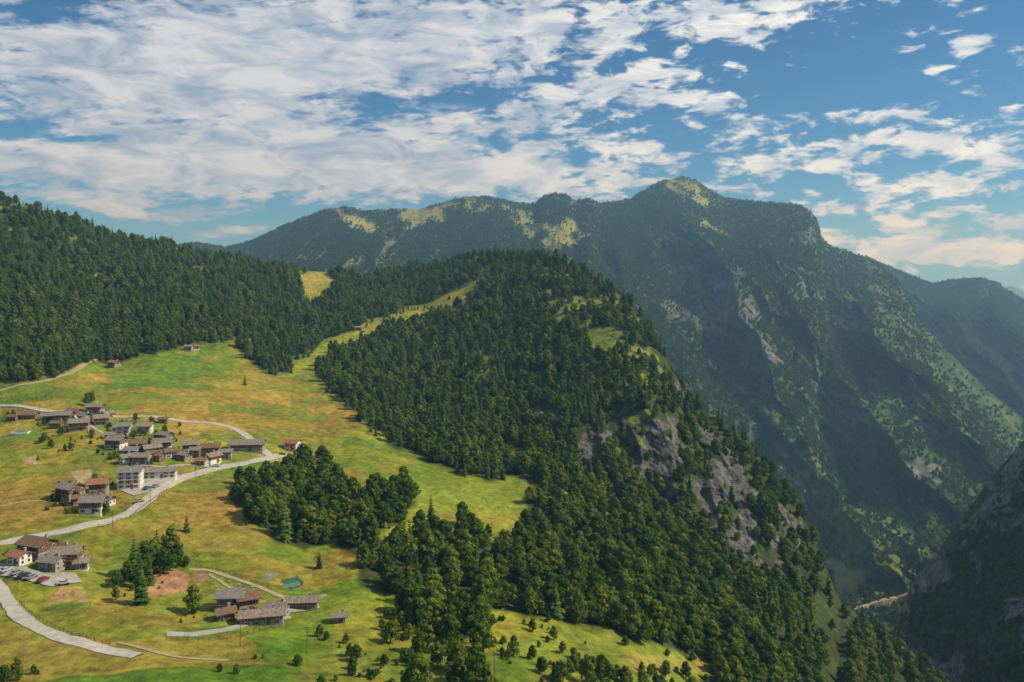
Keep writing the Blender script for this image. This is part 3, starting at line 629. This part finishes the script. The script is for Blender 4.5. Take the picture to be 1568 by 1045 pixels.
for h in [
 (45,641,9,5,2.6,5,Wd,Wd,Bn),(78,643,8,5,2.6,10,Wd,Wd,K),(97,646,10,8,4.5,8,S,Wd,K),(122,658,10,8,5,20,S,Wd,K2),(113,640,8,7,4,-15,Pl,Wd,Bn),(146,634,9,7,4.5,5,S,Wd,K),(155,652,8,7,4.5,30,S,Wd,K2),(130,646,7,6,4,-40,S,S,K),(88,655,6,5,3,0,Wd,Wd,Bn),(165,640,6,5,3,60,Pl,Wd,K2),(20,644,6,4,2.4,-5,Wd,Wd,Bn),
 (190,664,8,7,5,15,Pl,Pl,K),(222,662,8,7,4,10,Pl,Pl,K2),(178,686,9,7,5,-10,Pl,Wd,K),(212,690,8,7,4.5,20,S,Wd,Bn),(203,700,7,6,4,-5,Pl,S,K),(232,698,8,6,4.5,40,S,S,K2),(250,690,9,7,5,12,Pl,Wd,K),(252,676,7,6,4,-20,Pl,Wd,K),(262,700,6,5,3.4,30,Pl,Pl,Bn),
 (218,710,8,6,4,0,S,S,K2),(194,709,6,5,3.4,50,Pl,Pl,K),(240,706,6,5,3.2,-10,Wd,Wd,Bn),(290,694,7,7,5,25,S,Wd,K),(300,700,5,5,4,0,Wd,Wd,K2),(322,698,9,7,5,15,S,Wd,Bn),(325,709,7,6,4,60,Pl,Wd,K2),(346,702,6,5,4,10,S,S,K),(283,705,6,5,3.2,-30,S,Wd,K2),(168,672,5,4,2.6,15,Wd,Wd,K),(310,712,5,4,2.6,-10,Pl,Pl,Rd),
 (378,690,19,9,4.0,7,S,Wd,K),(448,690,8,7,4.4,-12,Pl,Pl,Rd),(459,692,5,5,3.4,-12,Pl,Pl,K),
 (200,746,10,8,8.0,12,Pl,Pl,K),(240,733,18,6,3.4,14,Pl,Pl,K2),(108,762,9,8,5,-25,S,Wd,K),(152,756,7,7,5,15,S,Wd,Rd),(143,785,9,7,5,5,Pl,Wd,K),(122,772,5,4,3,30,S,Wd,Bn),(165,772,5,4,2.6,-20,Pl,Wd,K2),
 (58,852,11,8,5,-22,S,Wd,Bn),(103,866,9,7,5,10,S,Wd,K2),(80,872,7,5,3.2,-12,S,S,K),(30,862,6,5,3,-20,Pl,Pl,Rd),(126,872,4,4,2.6,20,Pl,Pl,K2),(95,855,6,5,4,-30,S,Wd,Bn),
 (355,932,8,7,5,4,S,S,K),(380,934,6,6,4.5,24,S,Wd,Bn),(402,954,13,5,3.0,12,S,Wd,K2),(425,944,6,5,3,-15,S,S,K),(462,930,11,4.5,2.2,6,S,Wd,K2),(345,948,5,4,2.6,30,Wd,Wd,Bn),(520,952,4,3,2.4,8,Pl,Pl,K),
 (548,506,10,6,3.4,4,S,Wd,K2),(175,562,8,7,4,-20,S,Wd,Rd),(289,537,7,5,3.4,0,S,S,K2),(301,536,5,4,3,20,Pl,Pl,K),(804,832,4,3,2.2,10,Pl,Pl,K2),(178,660,3,3,2.2,0,Wd,Wd,K),(165,548,5,4,2.6,10,Wd,Wd,K2),(250,648,5,4,2.6,10,Wd,Wd,Bn)]:
    u,v,L,W,H,rot,a,b,c=h
    kind='farmhouse' if L*W>60 else 'stone_hut'
    if L>=13: kind='long_barn'
    house(kind,u,v,L,W,H,rot,a,b,c,balcony=(L>=8 and L<13))

# cars
carcols=[simple_mat('car_paint_%s'%n,c,tuple(k*.9 for k in c),rough=0.3,spec=.5) for n,c in (('white',(.5,.5,.5)),('red',(.25,.04,.03)),('grey',(.25,.26,.28)),('blue',(.05,.1,.2)),('dark',(.04,.04,.045)))]
def car(u,v,rot,mi):
    x,y=unproj(u,v); z=hA(x,y)+.3; P=Part()
    prof=[(-2.1,.35),(-2.15,.85),(-1.7,.98),(-1.2,1.42),(.4,1.45),(1.1,1.0),(1.95,.85),(2.1,.4)]
    l=[(a,.86*(1 if b<1.05 else .82),b) for a,b in prof]
    r=[(a,-b,c) for a,b,c in l]
    P.quad(l[::-1]);P.quad(r)
    for i in range(len(l)):
        j=(i+1)%len(l); P.quad([l[i],l[j],r[j],r[i]],1 if i in(2,4) else 0)
    for s in(-1,1): P.quad([(-1.45,s*.87,1.03),(-1.12,s*.80,1.36),(.35,s*.80,1.38),(.85,s*.87,1.03)],1)
    for wx_ in(-1.35,1.35):
        for s in(-1,1): P.tube((wx_,s*.62,.32),(wx_,s*.88,.32),.32,.32,12,2)
    o=bpy.data.objects.new('parked_car',P.mesh('parked_car',[carcols[mi],M_glass,M_tyre])); col0.objects.link(o); o.location=(x,y,z); o.rotation_euler=(0,0,math.radians(rot))
for k,(u,v,rt) in enumerate([(10,876,70),(26,880,72),(37,884,68),(48,887,70),(66,891,75),(98,896,20),(260,736,20),(225,750,80),(238,747,80),(330,716,15),(432,698,15),(213,770,40)]): car(u,v,rt,[0,2,4,2,1,0,4,3,2,0,4,2][k])

# pool
x,y=unproj(32,663); z=hA(x,y)+.3
P=Part(); P.box((0,0,-.2),(9,4.6,1.0),1); P.box((0,0,.32),(8,3.6,.06),0)
o=bpy.data.objects.new('swimming_pool',P.mesh('swimming_pool',[simple_mat('pool_water',(0.03,0.25,0.5),rough=.1,spec=.6),M_white])); col0.objects.link(o); o.location=(x,y,z); o.rotation_euler=(0,0,.15)
x,y=unproj(445,897); z=hA(x,y)-.2
P=Part()
for i in range(8):
    a0=math.pi*i/8;a1=math.pi*(i+1)/8
    P.quad([(-3.2,math.cos(a0)*1.7,math.sin(a0)*1.1),(3.2,math.cos(a0)*1.7,math.sin(a0)*1.1),(3.2,math.cos(a1)*1.7,math.sin(a1)*1.1),(-3.2,math.cos(a1)*1.7,math.sin(a1)*1.1)])
for s in (-3.2,3.2): P.quad([(s,math.cos(math.pi*i/8)*1.7,math.sin(math.pi*i/8)*1.1) for i in range(9)])
o=bpy.data.objects.new('greenhouse',P.mesh('greenhouse',[simple_mat('green_net',(0.06,0.14,0.09),(0.12,0.2,0.14))])); col0.objects.link(o); o.location=(x,y,z); o.rotation_euler=(0,0,.7)
def fence(pts):
    W=[Vector(unproj(*p)) for p in pts]; P=Part(); prev=None
    for a,b in zip(W[:-1],W[1:]):
        n=max(1,int((b-a).length/2.5))
        for i in range(n):
            p=a.lerp(b,i/n); z=hA(p.x,p.y); P.box((p.x,p.y,z+.5),(.14,.14,1.4))
            if prev:
                for hh in(.5,.95): P.tube((prev[0],prev[1],prev[2]+hh),(p.x,p.y,z+hh),.05,.05,4)
            prev=(p.x,p.y,z)
    o=bpy.data.objects.new('wooden_fence',P.mesh('wooden_fence',[M_wood])); col0.objects.link(o)
fence([(150,808),(200,792),(232,768),(262,748)]);fence([(0,845),(60,832),(120,818)]);fence([(30,925),(60,950),(110,975),(180,990)]);fence([(255,980),(320,982),(370,975),(440,955)]);fence([(300,868),(360,882),(420,905)])
def pole(u,v,h=8):
    x,y=unproj(u,v); z=hA(x,y); P=Part(); P.tube((0,0,-1),(0,0,h),.14,.09,8); P.box((0,0,h-.5),(1.6,.12,.12)); P.box((0,0,h-1.1),(1.2,.12,.12))
    for s in(-.6,0,.6): P.tube((s,0,h-.44),(s,0,h-.2),.05,.05,6)
    o=bpy.data.objects.new('utility_pole',P.mesh('utility_pole',[M_wood])); col0.objects.link(o); o.location=(x,y,z)
for p in[(757,1040),(368,990),(230,775),(173,812),(300,738),(60,638),(470,1000)]: pole(*p)

# ------------------------------------------------------------------ single trees
def put(kind,u,v,s):
    src=near[kind]; nm='spruce_tree' if kind<4 else 'broadleaf_tree'
    x,y=unproj(u,v); o=bpy.data.objects.new(nm,src.data); col0.objects.link(o); o.location=(x,y,hA(x,y)-.3); o.scale=(s,s,s*random.uniform(.9,1.1)); o.rotation_euler=(0,0,random.random()*6)
for t in [(4,138,618,.65),(5,133,622,.6),(0,143,612,.5),(0,286,815,.55),(3,489,870,.45),(5,296,940,.72),(0,213,900,.85),(1,205,885,.9),(4,222,880,.95),(6,235,870,.95),(2,240,862,.85),(7,262,862,1.0),(8,250,880,.85),(0,228,895,.75),(1,216,925,.8),(4,195,892,.6),(7,270,870,.7),
 (1,660,805,.85),(4,708,805,.9),(6,722,812,.8),(5,602,760,.8),(7,628,770,.9),(2,568,662,.5),(3,575,668,.45),(0,655,692,.55),(2,700,725,.6),(0,712,730,.6),(3,757,728,.6),(1,770,735,.6),(8,598,985,.55),(6,605,975,.5),
 (5,108,762,.5),(2,165,785,.45),(7,160,790,.4),(4,90,765,.45),(6,85,768,.4),(8,255,700,.35),(4,262,690,.3),(5,200,720,.3),(6,540,1025,.35),(7,280,705,.35),(4,240,670,.3),(2,500,600,.5),(3,330,495,.9),(0,468,530,.9),
 (5,650,1000,.7),(4,690,1000,.9),(7,720,985,1.0),(8,700,1030,.8),(6,740,1000,.9),(5,640,1060,.8),(4,670,1020,.6),(7,730,1050,.9),(6,830,1030,.5),(8,860,1045,.55),(5,900,1050,.6),(4,925,1035,.5),(7,815,1010,.35),(8,985,1055,.5),(6,1005,1060,.5),(4,1060,1075,.7),(5,880,1010,.3),(5,1050,1040,.5),(7,960,1050,.5),
 (8,455,1020,.3),(7,490,975,.35),(6,500,980,.3),(5,530,985,.25),(4,5,1045,.35),(2,58,705,.3),(4,12,640,.35),(5,20,638,.3),(6,285,868,.4),(3,375,590,.6),(0,620,515,.7),(1,610,520,.6)]:
    put(*t)

# ------------------------------------------------------------------ haze (real scattering volume)
me=bpy.data.meshes.new('haze'); x0,x1,y0,y1,z0,z1=-9000,9000,-200,14000,-800,900
me.from_pydata([(x,y,z) for z in(z0,z1) for x,y in((x0,y0),(x1,y0),(x1,y1),(x0,y1))],[],[(3,2,1,0),(4,5,6,7),(0,1,5,4),(1,2,6,5),(2,3,7,6),(3,0,4,7)])
m=bpy.data.materials.new('haze'); m.use_nodes=True; nt=m.node_tree; nt.nodes.remove(nt.nodes['Principled BSDF'])
vs=nt.nodes.new('ShaderNodeVolumeScatter'); vs.inputs['Color'].default_value=(0.34,0.64,1,1); vs.inputs['Density'].default_value=1.1e-4; vs.inputs['Anisotropy'].default_value=0.2
nt.links.new(vs.outputs[0],nt.nodes['Material Output'].inputs['Volume']); me.materials.append(m)
o=bpy.data.objects.new('haze',me); col0.objects.link(o)

# ------------------------------------------------------------------ light + sky
SA,SE=94,42
sd=Vector((math.sin(math.radians(SA))*math.cos(math.radians(SE)),math.cos(math.radians(SA))*math.cos(math.radians(SE)),math.sin(math.radians(SE))))
sl=bpy.data.lights.new('sun','SUN'); sl.energy=5.0; sl.angle=math.radians(.5); sl.color=(1,.93,.76)
so=bpy.data.objects.new('sun',sl); col0.objects.link(so); so.rotation_euler=sd.to_track_quat('Z','Y').to_euler()
w=bpy.data.worlds.new('World'); scene.world=w; w.use_nodes=True; nt=w.node_tree; bg=nt.nodes['Background']
w.cycles.sampling_method='NONE'
def M(op,a,b=None,c=None):
    n=nt.nodes.new('ShaderNodeMath'); n.operation=op
    for i,x in enumerate((a,b,c)):
        if x is None: continue
        if isinstance(x,(int,float)): n.inputs[i].default_value=x
        else: nt.links.new(x,n.inputs[i])
    return n.outputs[0]
sky=nt.nodes.new('ShaderNodeTexSky'); sky.sky_type='NISHITA'; sky.sun_disc=False; sky.sun_elevation=math.radians(SE); sky.sun_rotation=math.radians(SA); sky.altitude=1500; sky.dust_density=0.6; sky.ozone_density=2.5
tc=nt.nodes.new('ShaderNodeTexCoord'); sx=nt.nodes.new('ShaderNodeSeparateXYZ'); nt.links.new(tc.outputs['Generated'],sx.inputs[0])
az=M('ARCTAN2',sx.outputs[0],sx.outputs[1]); el=M('ARCSINE',sx.outputs[2])
cb=nt.nodes.new('ShaderNodeCombineXYZ'); nt.links.new(az,cb.inputs[0]); nt.links.new(el,cb.inputs[1])
def wn(scale,det,st,rough=.55,off=(0,0,0),dist=0,src=None):
    mp=nt.nodes.new('ShaderNodeMapping'); mp.inputs['Scale'].default_value=st; mp.inputs['Location'].default_value=off
    nt.links.new(src or cb.outputs[0],mp.inputs[0]); n=nt.nodes.new('ShaderNodeTexNoise'); n.inputs['Scale'].default_value=scale; n.inputs['Detail'].default_value=det; n.inputs['Roughness'].default_value=rough; n.inputs['Distortion'].default_value=dist
    nt.links.new(mp.outputs[0],n.inputs['Vector']); return n.outputs[0]
def blob(u,v,ru,rv,wt):
    s=(u-U0)/F;t=(VH-v)/F;a=math.atan(s);e=math.atan(t*math.cos(a))
    n=nt.nodes.new('ShaderNodeVectorMath'); n.operation='MULTIPLY_ADD'
    kx=F/ru*math.cos(a)**-2*.9; ky=F/rv
    n.inputs[1].default_value=(kx,ky,0); n.inputs[2].default_value=(-a*kx,-e*ky,0); nt.links.new(warp,n.inputs[0])
    d=nt.nodes.new('ShaderNodeVectorMath'); d.operation='DOT_PRODUCT'; nt.links.new(n.outputs[0],d.inputs[0]); nt.links.new(n.outputs[0],d.inputs[1])
    return M('MULTIPLY',M('EXPONENT',M('MULTIPLY',d.outputs['Value'],-1.0)),wt)
nc=nt.nodes.new('ShaderNodeTexNoise'); nc.inputs['Scale'].default_value=7; nc.inputs['Detail'].default_value=3; nt.links.new(cb.outputs[0],nc.inputs['Vector'])
va=nt.nodes.new('ShaderNodeVectorMath'); va.operation='MULTIPLY_ADD'; nt.links.new(nc.outputs['Color'],va.inputs[0]); va.inputs[1].default_value=(.08,.03,0); va.inputs[2].default_value=(-.04,-.015,0)
vb=nt.nodes.new('ShaderNodeVectorMath'); vb.operation='ADD'; nt.links.new(cb.outputs[0],vb.inputs[0]); nt.links.new(va.outputs[0],vb.inputs[1]); warp=vb.outputs[0]
cov=None
for b_ in [(120,110,290,95,.40),(420,110,270,100,.42),(620,60,260,70,.36),(900,30,250,45,.35),(1180,18,130,30,.34),(300,255,350,42,.48),(650,245,240,50,.44),(850,280,150,32,.43),(60,240,160,20,.38),
 (985,135,120,30,.44),(820,170,90,30,.32),(955,228,42,12,.48),(1100,155,40,20,.38),(1150,195,60,24,.40),(1180,250,75,17,.46),(1340,180,80,14,.45),(1400,225,140,27,.43),(1420,290,140,22,.38),(1450,375,220,34,.54),(1395,82,28,8,.55),(1490,70,40,12,.45),(1440,112,18,5,.4),(1540,240,60,20,.33),
 (230,322,100,13,.52),(370,354,50,9,.52),(80,300,80,9,.4),(1240,318,90,8,.38),
 (740,150,60,22,-.34),(560,165,40,16,-.30),(80,207,130,8,-.42),(1280,120,110,60,-.32),(130,30,120,12,-.2),(1240,160,60,20,-.15)]:
    x=blob(*b_); cov=x if cov is None else M('ADD',cov,x)
# extra cloud cover added overhead, out of camera view, as neutral fill light
oh=nt.nodes.new('ShaderNodeMapRange'); oh.inputs[1].default_value=.38; oh.inputs[2].default_value=.6; oh.inputs[4].default_value=.25; nt.links.new(el,oh.inputs[0]); cov=M('ADD',cov,oh.outputs[0])
left=nt.nodes.new('ShaderNodeMapRange'); left.inputs[1].default_value=-.2; left.inputs[2].default_value=.12; nt.links.new(az,left.inputs[0])
nA=wn(1,7,(19,50,1),.62,dist=.4)
rot=nt.nodes.new('ShaderNodeVectorRotate'); rot.inputs['Angle'].default_value=math.radians(-12); rot.rotation_type='Z_AXIS'; nt.links.new(cb.outputs[0],rot.inputs[0])
nB=wn(1,7,(5,34,1),.64,dist=1.1,src=rot.outputs[0])
nC=wn(1,5,(44,105,1),.62)
mxn=nt.nodes.new('ShaderNodeMix'); mxn.data_type='FLOAT'; nt.links.new(left.outputs[0],mxn.inputs[0])
nt.links.new(M('ADD',M('MULTIPLY',nB,.55),M('MULTIPLY',nA,.45)),mxn.inputs[2]); nt.links.new(nA,mxn.inputs[3])
dn=M('ADD',M('MULTIPLY',M('SUBTRACT',mxn.outputs[0],.5),2.4),M('ADD',cov,-.155))
dn=M('ADD',dn,M('MULTIPLY',M('SUBTRACT',nC,.5),.8))
soft=nt.nodes.new('ShaderNodeMapRange'); soft.interpolation_type='SMOOTHSTEP'; soft.inputs[1].default_value=-.05; soft.inputs[2].default_value=.34; nt.links.new(dn,soft.inputs[0])
shn=wn(1,6,(12,38,1),.66,off=(.03,.25,0),dist=.6)
shm=nt.nodes.new('ShaderNodeMapRange'); shm.inputs[1].default_value=.40; shm.inputs[2].default_value=.62; nt.links.new(shn,shm.inputs[0])
def mixw(f,a,b,mode='MIX'):
    n=nt.nodes.new('ShaderNodeMix'); n.data_type='RGBA'; n.blend_type=mode
    for i,x in((0,f),(6,a),(7,b)):
        if isinstance(x,bpy.types.NodeSocket): nt.links.new(x,n.inputs[i])
        elif i==0: n.inputs[0].default_value=x
        else: n.inputs[i].default_value=(*x,1)
    return n.outputs[2]
left2=nt.nodes.new('ShaderNodeMapRange'); left2.inputs[1].default_value=-.1; left2.inputs[2].default_value=.3; nt.links.new(az,left2.inputs[0])
litc=mixw(left2.outputs[0],(7.3,7.6,8.2),(10.5,10.5,10.2)); shc=mixw(left2.outputs[0],(3.2,4.2,5.7),(6.0,6.9,7.9))
cloudc=mixw(shm.outputs[0],litc,shc)
skyc=mixw(1.0,sky.outputs[0],(0.23,0.60,0.86),'MULTIPLY')
fin=mixw(M('MULTIPLY',soft.outputs[0],.95),skyc,cloudc)
nt.links.new(fin,bg.inputs[0]); bg.inputs[1].default_value=0.1

# ------------------------------------------------------------------ camera
cd=bpy.data.cameras.new('camera'); cd.sensor_width=36; cd.lens=F/1568*36; cd.shift_y=-(522.5-VH)/1568; cd.clip_start=1; cd.clip_end=60000
co=bpy.data.objects.new('camera',cd); col0.objects.link(co); co.rotation_euler=(math.pi/2,0,0); scene.camera=co
scene.view_settings.view_transform='Standard'; scene.view_settings.look='None'; scene.view_settings.exposure=0
